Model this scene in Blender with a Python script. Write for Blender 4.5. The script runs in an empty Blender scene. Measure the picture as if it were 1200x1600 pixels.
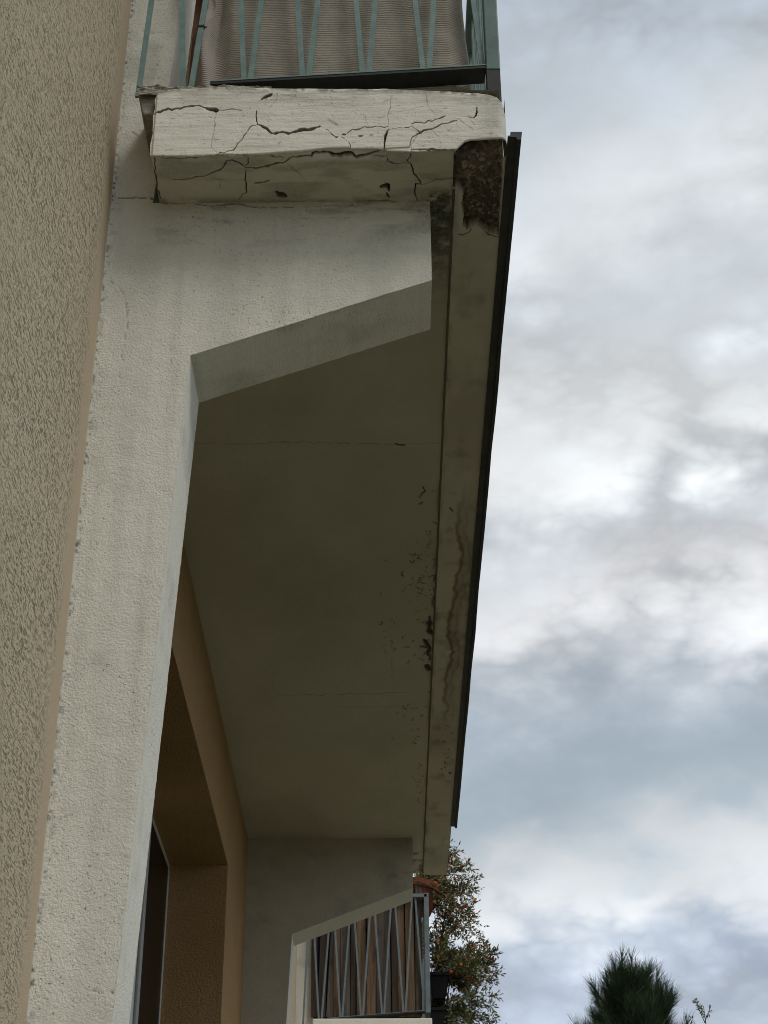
import bpy, math, random
import numpy as np
from mathutils import Matrix, Vector

random.seed(7)
RNG = np.random.default_rng(7)
sc = bpy.context.scene
COL = sc.collection
R = math.radians

# ------------------------------------------------------------------ camera
F_PX = 2631.0                                   # focal length in pixels of the 1200 x 1600 photograph
cy_ = np.array([15, -1563, F_PX]); cy_ /= np.linalg.norm(cy_)
cz_ = np.array([-21, 4430, F_PX]); cz_ -= cy_ * cz_.dot(cy_); cz_ /= np.linalg.norm(cz_)
cx_ = np.cross(cy_, cz_); cx_ = cx_ if cx_[0] > 0 else -cx_
W2C = np.array([cx_, cy_, cz_])                 # rows: world axes in (right, up, forward)
CAM = np.array([0.0, 0.0, 1.6])
cam_d = bpy.data.cameras.new('camera'); cam = bpy.data.objects.new('camera', cam_d); COL.objects.link(cam)
m = Matrix.Identity(4)
for r_ in range(3):
    m[r_][0] = W2C[r_, 0]; m[r_][1] = W2C[r_, 1]; m[r_][2] = -W2C[r_, 2]; m[r_][3] = CAM[r_]
cam.matrix_world = m
cam_d.sensor_fit = 'VERTICAL'; cam_d.sensor_height = 36; cam_d.lens = 36 * F_PX / 1600
cam_d.clip_start = 0.1; cam_d.clip_end = 3000
cam_d.dof.use_dof = True; cam_d.dof.focus_distance = 4.7; cam_d.dof.aperture_fstop = 24
sc.camera = cam

# ------------------------------------------------------------------ light and exposure
SUN_EL, SUN_AZ = 50, 138                        # azimuth clockwise from +Y: high behind the camera, a little to the right
world = bpy.data.worlds.new('World'); sc.world = world; world.use_nodes = True
sun_d = bpy.data.lights.new('sun', 'SUN'); sun_d.energy = 1.3; sun_d.angle = R(22); sun_d.color = (1.0, 0.965, 0.9)
sun = bpy.data.objects.new('sun', sun_d); COL.objects.link(sun)
sdir = Vector((math.sin(R(SUN_AZ)) * math.cos(R(SUN_EL)), math.cos(R(SUN_AZ)) * math.cos(R(SUN_EL)), math.sin(R(SUN_EL))))
sun.rotation_euler = sdir.to_track_quat('Z', 'Y').to_euler(); sun.location = (0, 0, 30)
sc.view_settings.view_transform = 'Standard'; sc.view_settings.look = 'None'
sc.view_settings.gamma = 1; sc.view_settings.use_curve_mapping = False
sc.view_settings.exposure = 0.0
sc.render.engine = 'CYCLES'
sc.cycles.filter_width = 0.95; sc.cycles.max_bounces = 8; sc.cycles.diffuse_bounces = 5

def lin(c):
    return tuple(((v / 255) / 12.92 if v / 255 <= 0.04045 else ((v / 255 + 0.055) / 1.055) ** 2.4) for v in c)

class NT:
    """small helper round a node tree"""
    def __init__(s, tree):
        s.t = tree
        for n in list(tree.nodes): tree.nodes.remove(n)
    def n(s, typ, props=None, **ins):
        nd = s.t.nodes.new(typ)
        for k, v in (props or {}).items(): setattr(nd, k, v)
        for k, v in ins.items():
            key = k.replace('_', ' ')
            sock = None
            if key.startswith('i') and key[1:].isdigit(): sock = nd.inputs[int(key[1:])]
            else: sock = nd.inputs[key]
            s.put(sock, v)
        return nd
    def put(s, sock, v):
        if hasattr(v, 'is_output'): s.t.links.new(v, sock)
        elif isinstance(v, bpy.types.Node): s.t.links.new(v.outputs[0], sock)
        elif isinstance(v, tuple) and len(v) == 3 and len(getattr(sock, 'default_value', (0, 0, 0))) == 4: sock.default_value = (*v, 1)
        else: sock.default_value = v
    def math(s, op, a, b=0.0, clamp=False):
        nd = s.t.nodes.new('ShaderNodeMath'); nd.operation = op; nd.use_clamp = clamp
        s.put(nd.inputs[0], a); s.put(nd.inputs[1], b); return nd.outputs[0]
    def mix(s, fac, a, b, blend='MIX'):
        nd = s.t.nodes.new('ShaderNodeMix'); nd.data_type = 'RGBA'; nd.blend_type = blend
        s.put(nd.inputs[0], fac); s.put(nd.inputs[6], a); s.put(nd.inputs[7], b); return nd.outputs[2]
    def noise(s, vec, scale, detail=4, rough=0.55, dist=0.0):
        nd = s.n('ShaderNodeTexNoise', Scale=scale, Detail=detail, Roughness=rough, Distortion=dist)
        if vec is not None: s.put(nd.inputs['Vector'], vec)
        return nd.outputs[0]
    def rng(s, v, a, b, c=0.0, d=1.0):
        nd = s.n('ShaderNodeMapRange'); nd.clamp = True
        s.put(nd.inputs[0], v)
        for i, q in enumerate((a, b, c, d)): nd.inputs[i + 1].default_value = q
        return nd.outputs[0]
    def vscale(s, vec, xyz):
        nd = s.n('ShaderNodeVectorMath', {'operation': 'MULTIPLY'}); s.put(nd.inputs[0], vec); nd.inputs[1].default_value = xyz
        return nd.outputs[0]
    def attr(s, name):
        return s.n('ShaderNodeAttribute', {'attribute_name': name}).outputs['Fac']

# sky: Nishita blue seen through procedural overcast cloud
w = NT(world.node_tree)
tc = w.n('ShaderNodeTexCoord').outputs['Generated']
sky = w.n('ShaderNodeTexSky', {'sky_type': 'NISHITA', 'sun_disc': False, 'sun_elevation': R(SUN_EL), 'sun_rotation': R(SUN_AZ)})
sep = w.n('ShaderNodeSeparateXYZ'); w.put(sep.inputs[0], tc)
zz = w.math('MAXIMUM', sep.outputs[2], 0.0)
def billow(scale, seed):
    o = w.n('ShaderNodeVectorMath', {'operation': 'ADD'}); w.put(o.inputs[0], w.vscale(tc, (scale, scale, scale * 1.75))); o.inputs[1].default_value = seed
    n = w.noise(o.outputs[0], 1.0, 1.0, 0.5, 0.0)
    return w.math('ABSOLUTE', w.math('MULTIPLY', w.math('SUBTRACT', n, 0.5), 3.2))
b1, b2, b3, b4 = billow(7.0, (1.3, 4.1, 2.2)), billow(15.0, (5.1, 0.7, 3.9)), billow(31.0, (2.7, 9.1, 0.4)), billow(66.0, (8.2, 1.1, 6.0))
bil = w.math('ADD', w.math('ADD', w.math('MULTIPLY', b1, 0.50), w.math('MULTIPLY', b2, 0.27)), w.math('ADD', w.math('MULTIPLY', b3, 0.14), w.math('MULTIPLY', b4, 0.09)))
n_mid = w.noise(w.vscale(tc, (4.0, 4.0, 8.0)), 1.0, 3, 0.5, 0.0)
n_fine = w.noise(w.vscale(tc, (9.0, 9.0, 15.0)), 1.5, 10, 0.6, 0.0)
n_soft = w.rng(w.noise(w.vscale(tc, (3.2, 3.2, 7.0)), 1.3, 2), 0.40, 0.60)
t_ = w.math('ADD', zz, w.math('MULTIPLY', w.math('SUBTRACT', n_mid, 0.5), 0.15))
t_ = w.math('ADD', t_, w.math('MULTIPLY', w.math('SUBTRACT', bil, 0.33), w.math('ADD', 0.03, w.math('MULTIPLY', n_soft, 0.09))))
t_ = w.math('ADD', t_, w.math('MULTIPLY', w.math('SUBTRACT', n_fine, 0.5), 0.04))
t_ = w.math('SUBTRACT', t_, w.math('MULTIPLY', sep.outputs[0], 0.07))
ramp = w.n('ShaderNodeValToRGB'); ramp.color_ramp.interpolation = 'B_SPLINE'
stops = [(0.0, (208, 213, 217)), (0.22, (188, 200, 218)), (0.262, (198, 210, 226)), (0.29, (234, 237, 238)), (0.31, (208, 214, 219)),
         (0.33, (160, 175, 186)), (0.365, (164, 177, 188)), (0.39, (180, 188, 197)), (0.425, (238, 239, 240)), (0.455, (222, 224, 228)),
         (0.495, (192, 201, 207)), (0.535, (244, 245, 245)), (0.585, (190, 199, 206)), (0.635, (224, 228, 230)), (0.67, (206, 213, 219)),
         (0.73, (168, 180, 194)), (0.8, (196, 204, 214)), (0.9, (216, 221, 225)), (1.0, (216, 221, 225))]
el = ramp.color_ramp.elements
while len(el) < len(stops): el.new(0.5)
for e_, (p_, c_) in zip(el, stops): e_.position = p_; e_.color = (*lin(c_), 1)
w.put(ramp.inputs[0], t_)
puff = w.math('ADD', 1.0, w.math('MULTIPLY', w.math('SUBTRACT', w.rng(bil, 0.12, 0.62), 0.42), w.math('ADD', 0.14, w.math('MULTIPLY', n_soft, 0.50))))
puff = w.math('MULTIPLY', puff, w.rng(n_fine, 0.3, 0.7, 0.92, 1.08))
cl = w.n('ShaderNodeVectorMath', {'operation': 'SCALE'}); w.put(cl.inputs[0], ramp.outputs[0]); w.put(cl.inputs['Scale'], w.math('MULTIPLY', puff, 10.9))
hole = w.math('MULTIPLY', w.rng(w.math('SUBTRACT', w.math('ADD', n_fine, n_mid), bil), 0.82, 1.08), w.rng(zz, 0.315, 0.275), True)
hole = w.math('MAXIMUM', w.math('MULTIPLY', hole, 0.42), 0.05)
bg = w.n('ShaderNodeBackground', Color=w.mix(hole, cl.outputs[0], sky.outputs[0]), Strength=0.1)
wo = w.n('ShaderNodeOutputWorld'); w.t.links.new(bg.outputs[0], wo.inputs[0])

# ------------------------------------------------------------------ helpers
def to_px(P):
    """pixel of the photograph in which points (n,3) stand: used to lay the cracks where they run on the real surfaces"""
    q = (P - CAM) @ W2C
    return np.stack([600 + F_PX * q[..., 0] / q[..., 2], 800 - F_PX * q[..., 1] / q[..., 2]], -1)

def at(u, v, axis, val):
    d = W2C @ np.array([u - 600, 800 - v, F_PX]); return CAM + d * (val - CAM[axis]) / d[axis]

def _h(i, j, k):
    s = np.sin(i * 127.1 + j * 311.7 + k * 74.7) * 43758.5453
    return s - np.floor(s)
def vnoise(x, y, z=0.0):
    x, y, z = np.broadcast_arrays(np.asarray(x, float), np.asarray(y, float), np.asarray(z, float))
    i, j, k = np.floor(x), np.floor(y), np.floor(z); a, b, c = x - i, y - j, z - k
    a, b, c = a * a * (3 - 2 * a), b * b * (3 - 2 * b), c * c * (3 - 2 * c)
    L = lambda p, q, t: p + (q - p) * t
    return L(L(L(_h(i, j, k), _h(i + 1, j, k), a), L(_h(i, j + 1, k), _h(i + 1, j + 1, k), a), b),
             L(L(_h(i, j, k + 1), _h(i + 1, j, k + 1), a), L(_h(i, j + 1, k + 1), _h(i + 1, j + 1, k + 1), a), b), c)
def fbm(x, y, z=0.0, o=4):
    s, a, t = 0.0, 0.5, 0.0
    for _ in range(o):
        s = s + a * vnoise(x, y, z); t += a; a *= 0.5; x = np.asarray(x) * 2.03 + 7.1; y = np.asarray(y) * 2.03 + 3.3; z = np.asarray(z) * 2.03
    return s / t
def sm(x, a, b):
    t = np.clip((x - a) / (b - a), 0, 1); return t * t * (3 - 2 * t)

def line_mask(px, lines):
    """lines: (points, half width px, strength) -> soft 0..1 mask"""
    out = np.zeros(px.shape[0])
    jx = px + 1.6 * np.stack([vnoise(px[:, 0] * .16, px[:, 1] * .16) - .5, vnoise(px[:, 0] * .16 + 50, px[:, 1] * .16) - .5], -1) * 2
    for pts, hw, st in lines:
        st = st * min(1.0, 0.62 + 0.3 * hw); hw = 0.34 + 0.30 * hw if hw < 1.2 else 0.72 * hw + 0.6 * max(hw - 1.6, 0)
        p = np.array(pts, float)
        lo, hi = p.min(0) - hw * 2.5 - 4, p.max(0) + hw * 2.5 + 4
        idx = np.where(((jx > lo) & (jx < hi)).all(1))[0]
        if len(idx) == 0: continue
        q = jx[idx]; best = np.full(len(idx), 1e9)
        n_seg = len(p) - 1
        for s_ in range(n_seg):
            a, b = p[s_], p[s_ + 1]; ab = b - a; t = np.clip(((q - a) @ ab) / max(ab @ ab, 1e-9), 0, 1)
            d = np.linalg.norm(q - (a + t[:, None] * ab), axis=1)
            along = (s_ + t) / n_seg
            wv = hw * (0.55 + 0.45 * np.sin(np.pi * np.clip(along, 0.02, 0.98)) ** 0.6) * (0.75 + 0.5 * vnoise(q[:, 0] * .09, q[:, 1] * .09 + 9))
            best = np.minimum(best, d / wv)
        out[idx] = np.maximum(out[idx], st * np.clip(2.0 - 1.25 * best, 0, 1))
    return out

def in_poly(px, poly):
    x, y = px[:, 0], px[:, 1]; c = np.zeros(len(px), bool); n = len(poly)
    for i in range(n):
        (x1, y1), (x2, y2) = poly[i], poly[(i + 1) % n]
        if y1 == y2: continue
        k = ((y1 > y) != (y2 > y)) & (x < (x2 - x1) * (y - y1) / (y2 - y1) + x1); c ^= k
    return c

ATTRS = ('crack', 'grime', 'stain', 'bare')
class MB:
    def __init__(s): s.v = []; s.f = []; s.n = 0; s.a = {k: [] for k in ATTRS}
    def add(s, v, f, **at_):
        v = np.asarray(v, float).reshape(-1, 3); s.v.append(v); s.f += [tuple(i + s.n for i in q) for q in f]; s.n += len(v)
        for k in ATTRS: s.a[k].append(np.broadcast_to(at_.get(k, 0.0), (len(v),)).astype(float))
    def grid(s, P, flip=False, **at_):
        nu, nv = P.shape[:2]; i, j = np.meshgrid(np.arange(nu - 1), np.arange(nv - 1), indexing='ij')
        a = (i * nv + j).ravel(); q = np.stack([a, a + nv, a + nv + 1, a + 1], -1)
        if flip: q = q[:, ::-1]
        s.add(P.reshape(-1, 3), q.tolist(), **{k: np.asarray(x).ravel() for k, x in at_.items()})
    def box(s, a, b):
        (x0, y0, z0), (x1, y1, z1) = a, b
        s.add([(x0, y0, z0), (x1, y0, z0), (x1, y1, z0), (x0, y1, z0), (x0, y0, z1), (x1, y0, z1), (x1, y1, z1), (x0, y1, z1)],
              [(0, 3, 2, 1), (4, 5, 6, 7), (0, 1, 5, 4), (1, 2, 6, 5), (2, 3, 7, 6), (3, 0, 4, 7)])
    def bar(s, p, q, wx, wy):
        """straight bar between two points with a wx by wy section (x and y for upright bars)"""
        p, q = np.array(p, float), np.array(q, float); o = []
        for c in (p, q):
            for dx, dy in ((-1, -1), (1, -1), (1, 1), (-1, 1)): o.append(c + (dx * wx / 2, dy * wy / 2, 0))
        s.add(o, [(0, 3, 2, 1), (4, 5, 6, 7), (0, 1, 5, 4), (1, 2, 6, 5), (2, 3, 7, 6), (3, 0, 4, 7)])
    def prism(s, poly, y0, y1):
        n = len(poly); v = [(x, y0, z) for x, z in poly] + [(x, y1, z) for x, z in poly]
        s.add(v, [tuple(range(n)), tuple(range(2 * n - 1, n - 1, -1))] + [(i, i + n, (i + 1) % n + n, (i + 1) % n) for i in range(n)])
    def tube(s, pts, rad, n=6, cap=True):
        pts = np.array(pts, float); rad = np.broadcast_to(rad, (len(pts),)); o = []
        for i, p in enumerate(pts):
            d = pts[min(i + 1, len(pts) - 1)] - pts[max(i - 1, 0)]; d = d / (np.linalg.norm(d) + 1e-9)
            a = np.cross(d, (0.31, 0.95, 0.07)); a /= np.linalg.norm(a) + 1e-9; b = np.cross(d, a)
            for k in range(n):
                th = 2 * math.pi * k / n; o.append(p + rad[i] * (a * math.cos(th) + b * math.sin(th)))
        f = [(i * n + k, i * n + (k + 1) % n, (i + 1) * n + (k + 1) % n, (i + 1) * n + k) for i in range(len(pts) - 1) for k in range(n)]
        if cap: f += [tuple(range(n))[::-1], tuple(range((len(pts) - 1) * n, len(pts) * n))]
        s.add(o, f)
    def lathe(s, prof, c, n=24):
        o = []; c = np.array(c)
        for r, z in prof:
            for k in range(n): o.append(c + (r * math.cos(2 * math.pi * k / n), r * math.sin(2 * math.pi * k / n), z))
        s.add(o, [(i * n + k, i * n + (k + 1) % n, (i + 1) * n + (k + 1) % n, (i + 1) * n + k) for i in range(len(prof) - 1) for k in range(n)])
    def build(s, name, mat, parent=None, smooth=False, bevel=0.0, attrs=False):
        v = np.concatenate(s.v)
        off = np.array(parent_world(parent)) if parent else np.zeros(3)
        me = bpy.data.meshes.new(name)
        big = len(s.f) > 4000 and all(len(q) == 4 for q in s.f[:50])
        if big and all(len(q) == 4 for q in s.f):
            q = np.array(s.f, np.int32); me.vertices.add(len(v)); me.vertices.foreach_set('co', (v - off).ravel())
            me.loops.add(q.size); me.loops.foreach_set('vertex_index', q.ravel())
            me.polygons.add(len(q)); me.polygons.foreach_set('loop_start', np.arange(0, q.size, 4, dtype=np.int32)); me.polygons.foreach_set('loop_total', np.full(len(q), 4, np.int32))
            me.update(calc_edges=True)
        else:
            me.from_pydata((v - off).tolist(), [], s.f); me.update()
        if smooth: me.polygons.foreach_set('use_smooth', np.ones(len(me.polygons), bool))
        if attrs:
            for k in ATTRS:
                a = me.attributes.new(k, 'FLOAT', 'POINT'); a.data.foreach_set('value', np.concatenate(s.a[k]))
        if mat: me.materials.append(mat)
        o = bpy.data.objects.new(name, me); COL.objects.link(o)
        if parent: o.parent = parent
        if bevel:
            b = o.modifiers.new('bevel', 'BEVEL'); b.width = bevel; b.segments = 2; b.limit_method = 'ANGLE'; b.angle_limit = R(40)
        return o

def parent_world(p):
    v = np.zeros(3)
    while p: v = v + np.array(p.location); p = p.parent
    return v
def tag(o, label=None, cat=None, group=None, kind=None):
    for k, x in (('label', label), ('category', cat), ('group', group), ('kind', kind)):
        if x: o[k] = x
    return o
def thing(name, loc, label, cat, group=None):
    o = bpy.data.objects.new(name, None); o.empty_display_size = 0.1; COL.objects.link(o); o.location = loc
    return tag(o, label, cat, group)
def copy_tree(o, parent=None):
    c = o.copy(); COL.objects.link(c)
    if parent: c.parent = parent
    for ch in o.children: copy_tree(ch, c)
    return c

# ------------------------------------------------------------------ materials
def mat_new(name):
    mt = bpy.data.materials.new(name); mt.use_nodes = True
    t = NT(mt.node_tree); out = t.n('ShaderNodeOutputMaterial'); b = t.n('ShaderNodeBsdfPrincipled')
    t.t.links.new(b.outputs[0], out.inputs[0]); return mt, t, b
def bump(t, b, h, strength, dist):
    nd = t.n('ShaderNodeBump', Strength=strength, Distance=dist, Height=h); t.put(b.inputs['Normal'], nd.outputs[0])

def plaster(name, c1, c2, grain=(160, 0.0035), coarse=None, strokes=None, speck=0.0, rough=0.92, bare=(0.135, 0.118, 0.098), crackc=(0.02, 0.017, 0.014)):
    mt, t, b = mat_new(name)
    pos = t.n('ShaderNodeNewGeometry').outputs['Position']
    col = t.mix(t.rng(t.noise(pos, 2.3, 6, 0.6), 0.35, 0.68), c1, c2)
    col = t.mix(t.rng(t.noise(pos, 38, 3, 0.6), 0.3, 0.75, 0.0, 0.35), col, tuple(v * 0.8 for v in c2))
    h = t.math('MULTIPLY', t.noise(pos, grain[0], 3, 0.6), 1.0)
    if strokes:                                       # brush strokes drawn along x in the paint
        sn = t.noise(t.vscale(pos, strokes), 1.0, 4, 0.6)
        h = t.math('ADD', h, t.math('MULTIPLY', sn, 0.6))
        col = t.mix(t.rng(sn, 0.52, 0.8, 0.0, 0.14), col, tuple(v * 0.55 for v in c2))
    if coarse:
        cn = t.noise(pos, coarse[0], 2, 0.5)
        h = t.math('ADD', h, t.math('MULTIPLY', t.rng(cn, 0.3, 0.7), coarse[1]))
    if speck:                                         # pin holes and dirt specks in the render
        sp = t.rng(t.noise(pos, 130, 2, 0.5), 0.64, 0.72)
        sp2 = t.math('MULTIPLY', sp, t.rng(t.noise(pos, 6, 2), 0.35, 0.65))
        col = t.mix(t.math('MULTIPLY', sp2, speck), col, (0.10, 0.09, 0.075)); h = t.math('SUBTRACT', h, t.math('MULTIPLY', sp2, 1.0))
    # exposed concrete, stains, mould and dirt held by per-vertex wear masks
    bn = t.noise(pos, 60, 5, 0.7)
    vor = t.n('ShaderNodeTexVoronoi', Scale=95.0); t.put(vor.inputs['Vector'], pos)
    pebble = t.n('ShaderNodeSeparateColor'); t.put(pebble.inputs[0], vor.outputs['Color'])
    bc = t.mix(t.rng(bn, 0.3, 0.7), tuple(v * 0.45 for v in bare), tuple(v * 1.25 for v in bare))
    bc = t.mix(t.rng(pebble.outputs[0], 0.55, 0.95, 0.0, 0.8), bc, (0.38, 0.31, 0.23))
    bc = t.mix(t.rng(pebble.outputs[1], 0.75, 0.95, 0.0, 0.4), bc, (0.17, 0.085, 0.04))
    col = t.mix(t.attr('stain'), col, (0.15, 0.105, 0.06))
    col = t.mix(t.attr('bare'), col, bc)
    gn = t.math('MULTIPLY', t.attr('grime'), t.rng(t.noise(pos, 110, 4, 0.7), 0.25, 0.6, 0.35, 1.0))
    col = t.mix(gn, col, (0.035, 0.033, 0.026))
    col = t.mix(t.attr('crack'), col, crackc)
    t.put(b.inputs['Base Color'], col); b.inputs['Roughness'].default_value = rough; b.inputs['Specular IOR Level'].default_value = 0.2
    bump(t, b, h, 0.8, grain[1]); return mt

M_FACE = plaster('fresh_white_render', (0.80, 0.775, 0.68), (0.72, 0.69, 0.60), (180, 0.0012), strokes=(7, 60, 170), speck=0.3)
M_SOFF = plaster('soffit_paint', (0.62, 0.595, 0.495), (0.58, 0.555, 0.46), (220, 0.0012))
M_WING = plaster('white_roughcast', (0.74, 0.72, 0.635), (0.69, 0.67, 0.585), (240, 0.0016), coarse=(170, 0.7), speck=0.6)
M_FIN_SHADE = plaster('roughcast_with_shade', (0.52, 0.48, 0.395), (0.45, 0.415, 0.335), (190, 0.003), coarse=(120, 0.6))  # darkened copy of the white roughcast: shade under the balcony put into its colour
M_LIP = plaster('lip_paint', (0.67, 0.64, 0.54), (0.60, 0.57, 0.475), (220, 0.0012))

def stucco(name, c1, c2):
    mt, t, b = mat_new(name)
    pos = t.n('ShaderNodeNewGeometry').outputs['Position']
    sp = t.n('ShaderNodeSeparateXYZ'); t.put(sp.inputs[0], pos)
    edge = t.rng(sp.outputs[1], 3.27, 3.37)                           # trowelled margin beside the white wall
    far = t.rng(sp.outputs[1], 3.5, 3.6)
    s1 = t.noise(t.vscale(pos, (36, 54, 250)), 1.0, 4, 0.58, 0.7)     # raked, mostly horizontal strokes
    s2 = t.noise(pos, 330, 3, 0.65)
    s3 = t.noise(t.vscale(pos, (3, 2, 6)), 1.0, 3)
    gro = t.rng(s1, 0.455, 0.37)
    gro = t.math('MULTIPLY', gro, t.rng(s3, 0.25, 0.55, 0.45, 1.0))
    mask = t.math('SUBTRACT', 1.0, t.math('MULTIPLY', edge, 0.92))
    gro = t.math('MULTIPLY', gro, mask)
    col = t.mix(t.rng(t.noise(pos, 1.7, 5, 0.6), 0.35, 0.65), c1, c2)
    vg = t.n('ShaderNodeTexVoronoi', Scale=260.0); t.put(vg.inputs['Vector'], t.vscale(pos, (1, .7, 1.25)))
    vgd = vg.outputs['Distance']
    col = t.mix(t.rng(s2, 0.38, 0.62, 0.0, 0.45), col, tuple(min(v * 1.35, .95) for v in c1))
    col = t.mix(t.math('MULTIPLY', t.rng(vgd, 0.45, 0.8, 0.0, 0.5), t.math('SUBTRACT', 1.0, t.math('MULTIPLY', edge, 0.6))), col, tuple(v * 0.42 for v in c2))
    col = t.mix(t.math('MULTIPLY', gro, 0.85), col, tuple(v * 0.38 for v in c2))
    warm = t.math('MULTIPLY', edge, 0.55)
    col = t.mix(warm, col, (0.56, 0.45, 0.32))
    t.put(b.inputs['Base Color'], col); b.inputs['Roughness'].default_value = 0.95; b.inputs['Specular IOR Level'].default_value = 0.15
    h = t.math('ADD', t.math('MULTIPLY', gro, -1.6), t.math('MULTIPLY', t.math('SUBTRACT', s2, vgd), 0.8))
    bump(t, b, h, 0.9, 0.006); return mt
M_STUC = stucco('beige_stucco', (0.68, 0.58, 0.42), (0.61, 0.515, 0.365))
M_OCHRE = plaster('ochre_stucco', (0.47, 0.295, 0.14), (0.40, 0.25, 0.115), (200, 0.005), coarse=(110, 1.0), speck=0.5)

def simple(name, c, rough=0.6, var=0.25, scale=30, metal=0.0, bumpd=0.0, spec=0.4, worn=None):
    mt, t, b = mat_new(name)
    pos = t.n('ShaderNodeTexCoord').outputs['Object']
    n1 = t.noise(pos, scale, 5, 0.65)
    col = t.mix(t.rng(n1, 0.3, 0.7), tuple(v * (1 - var) for v in c), tuple(min(v * (1 + var), 1) for v in c))
    if worn:
        col = t.mix(t.rng(t.noise(pos, scale * 2.2, 6, 0.7), 0.62, 0.70), col, worn)
        col = t.mix(t.rng(t.noise(pos, scale * 1.3, 6, 0.75, 0.4), 0.68, 0.74, 0.0, 0.8), col, (0.10, 0.05, 0.028))
    t.put(b.inputs['Base Color'], col); b.inputs['Roughness'].default_value = rough; b.inputs['Metallic'].default_value = metal
    b.inputs['Specular IOR Level'].default_value = spec
    if bumpd: bump(t, b, n1, 0.7, bumpd)
    return mt
M_TEAL = simple('teal_paint', (0.135, 0.21, 0.195), 0.5, 0.22, 22, worn=(0.23, 0.25, 0.22), bumpd=0.0012)
M_TEALF = simple('blue_grey_paint', (0.13, 0.165, 0.18), 0.5, 0.2, 22, bumpd=0.0008)
M_TEALD = simple('teal_paint_dark', (0.085, 0.145, 0.13), 0.5, 0.2, 22, bumpd=0.0008)
M_BLACK = simple('black_steel_and_shade', (0.012, 0.013, 0.012), 0.6, 0.4, 40, bumpd=0.001)
M_ZINC = simple('dark_drip_metal', (0.03, 0.034, 0.033), 0.55, 0.5, 14, bumpd=0.001, worn=(0.075, 0.078, 0.07))
M_WHITE = simple('white_frame', (0.62, 0.62, 0.60), 0.45, 0.06, 10)
M_GREYF = simple('grey_frame', (0.30, 0.30, 0.28), 0.5, 0.1, 10)
M_TERRA = simple('terracotta', (0.17, 0.05, 0.026), 0.85, 0.25, 18, bumpd=0.001)
M_PLAST = simple('black_plastic', (0.008, 0.008, 0.009), 0.7, 0.3, 12, spec=0.08)
M_PLAST2 = simple('grey_plastic', (0.012, 0.012, 0.013), 0.7, 0.3, 12, spec=0.1)
M_SOIL = simple('soil', (0.05, 0.035, 0.025), 0.95, 0.4, 60, bumpd=0.004)
M_STEM = simple('stem', (0.09, 0.075, 0.04), 0.8, 0.3, 40)
M_BARK = simple('pine_bark', (0.09, 0.06, 0.04), 0.9, 0.4, 25, bumpd=0.006)
M_RUST = simple('brown_wood_post', (0.13, 0.05, 0.022), 0.7, 0.3, 20)
M_SUBST = simple('bare_concrete', (0.22, 0.20, 0.165), 0.95, 0.4, 45, bumpd=0.006)
M_ROOM = simple('room_dark', (0.05, 0.045, 0.04), 0.9, 0.2, 4)
M_LEDGE = simple('rough_mortar', (0.30, 0.28, 0.235), 0.95, 0.45, 70, bumpd=0.006, worn=(0.05, 0.05, 0.04))

def leafmat(name, c1, c2, rough=0.6):
    mt, t, b = mat_new(name)
    pos = t.n('ShaderNodeNewGeometry').outputs['Position']
    ri = t.n('ShaderNodeNewGeometry').outputs['Random Per Island']
    col = t.mix(ri, c1, c2)
    t.put(b.inputs['Base Color'], col); b.inputs['Roughness'].default_value = rough; b.inputs['Specular IOR Level'].default_value = 0.25
    return mt
M_LEAF = leafmat('shrub_leaf', (0.06, 0.095, 0.032), (0.18, 0.21, 0.08))
M_LEAFR = leafmat('dry_leaf', (0.20, 0.09, 0.035), (0.30, 0.20, 0.11))
M_FLOWER = leafmat('orange_flower', (0.42, 0.06, 0.015), (0.55, 0.17, 0.03))
M_NEEDLE = leafmat('pine_needle', (0.018, 0.04, 0.016), (0.045, 0.075, 0.03))
M_BIRCH = leafmat('pale_leaf', (0.10, 0.12, 0.07), (0.20, 0.21, 0.13))

mt, t, b = mat_new('door_glass'); M_GLASS = mt
b.inputs['Base Color'].default_value = (0.012, 0.009, 0.006, 1); b.inputs['Roughness'].default_value = 0.25; b.inputs['Specular IOR Level'].default_value = 0.03

def woodmat(name, c1, c2):
    mt, t, b = mat_new(name)
    pos = t.n('ShaderNodeTexCoord').outputs['Object']; ri = t.n('ShaderNodeObjectInfo').outputs['Random']
    off = t.n('ShaderNodeVectorMath', {'operation': 'ADD'}); t.put(off.inputs[0], pos)
    cmb = t.n('ShaderNodeCombineXYZ'); t.put(cmb.inputs[0], t.math('MULTIPLY', ri, 37.0)); t.put(off.inputs[1], cmb.outputs[0])
    g = t.noise(t.vscale(off.outputs[0], (55, 20, 3)), 1.0, 6, 0.65, 0.6)
    st = t.noise(t.vscale(off.outputs[0], (14, 5, 5)), 1.0, 4, 0.6, 0.3)
    col = t.mix(t.rng(g, 0.35, 0.68), c1, c2)
    col = t.mix(t.rng(st, 0.55, 0.7, 0, 0.8), col, (0.022, 0.017, 0.013))
    t.put(b.inputs['Base Color'], col); b.inputs['Roughness'].default_value = 0.85
    bump(t, b, g, 0.6, 0.003); return mt
M_WOODB = woodmat('weathered_brown_wood', (0.08, 0.048, 0.025), (0.18, 0.115, 0.062))
M_WOODG = woodmat('weathered_grey_wood', (0.05, 0.038, 0.03), (0.105, 0.085, 0.068))
M_WOODD = woodmat('dark_wood', (0.028, 0.018, 0.013), (0.065, 0.045, 0.03))

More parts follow.
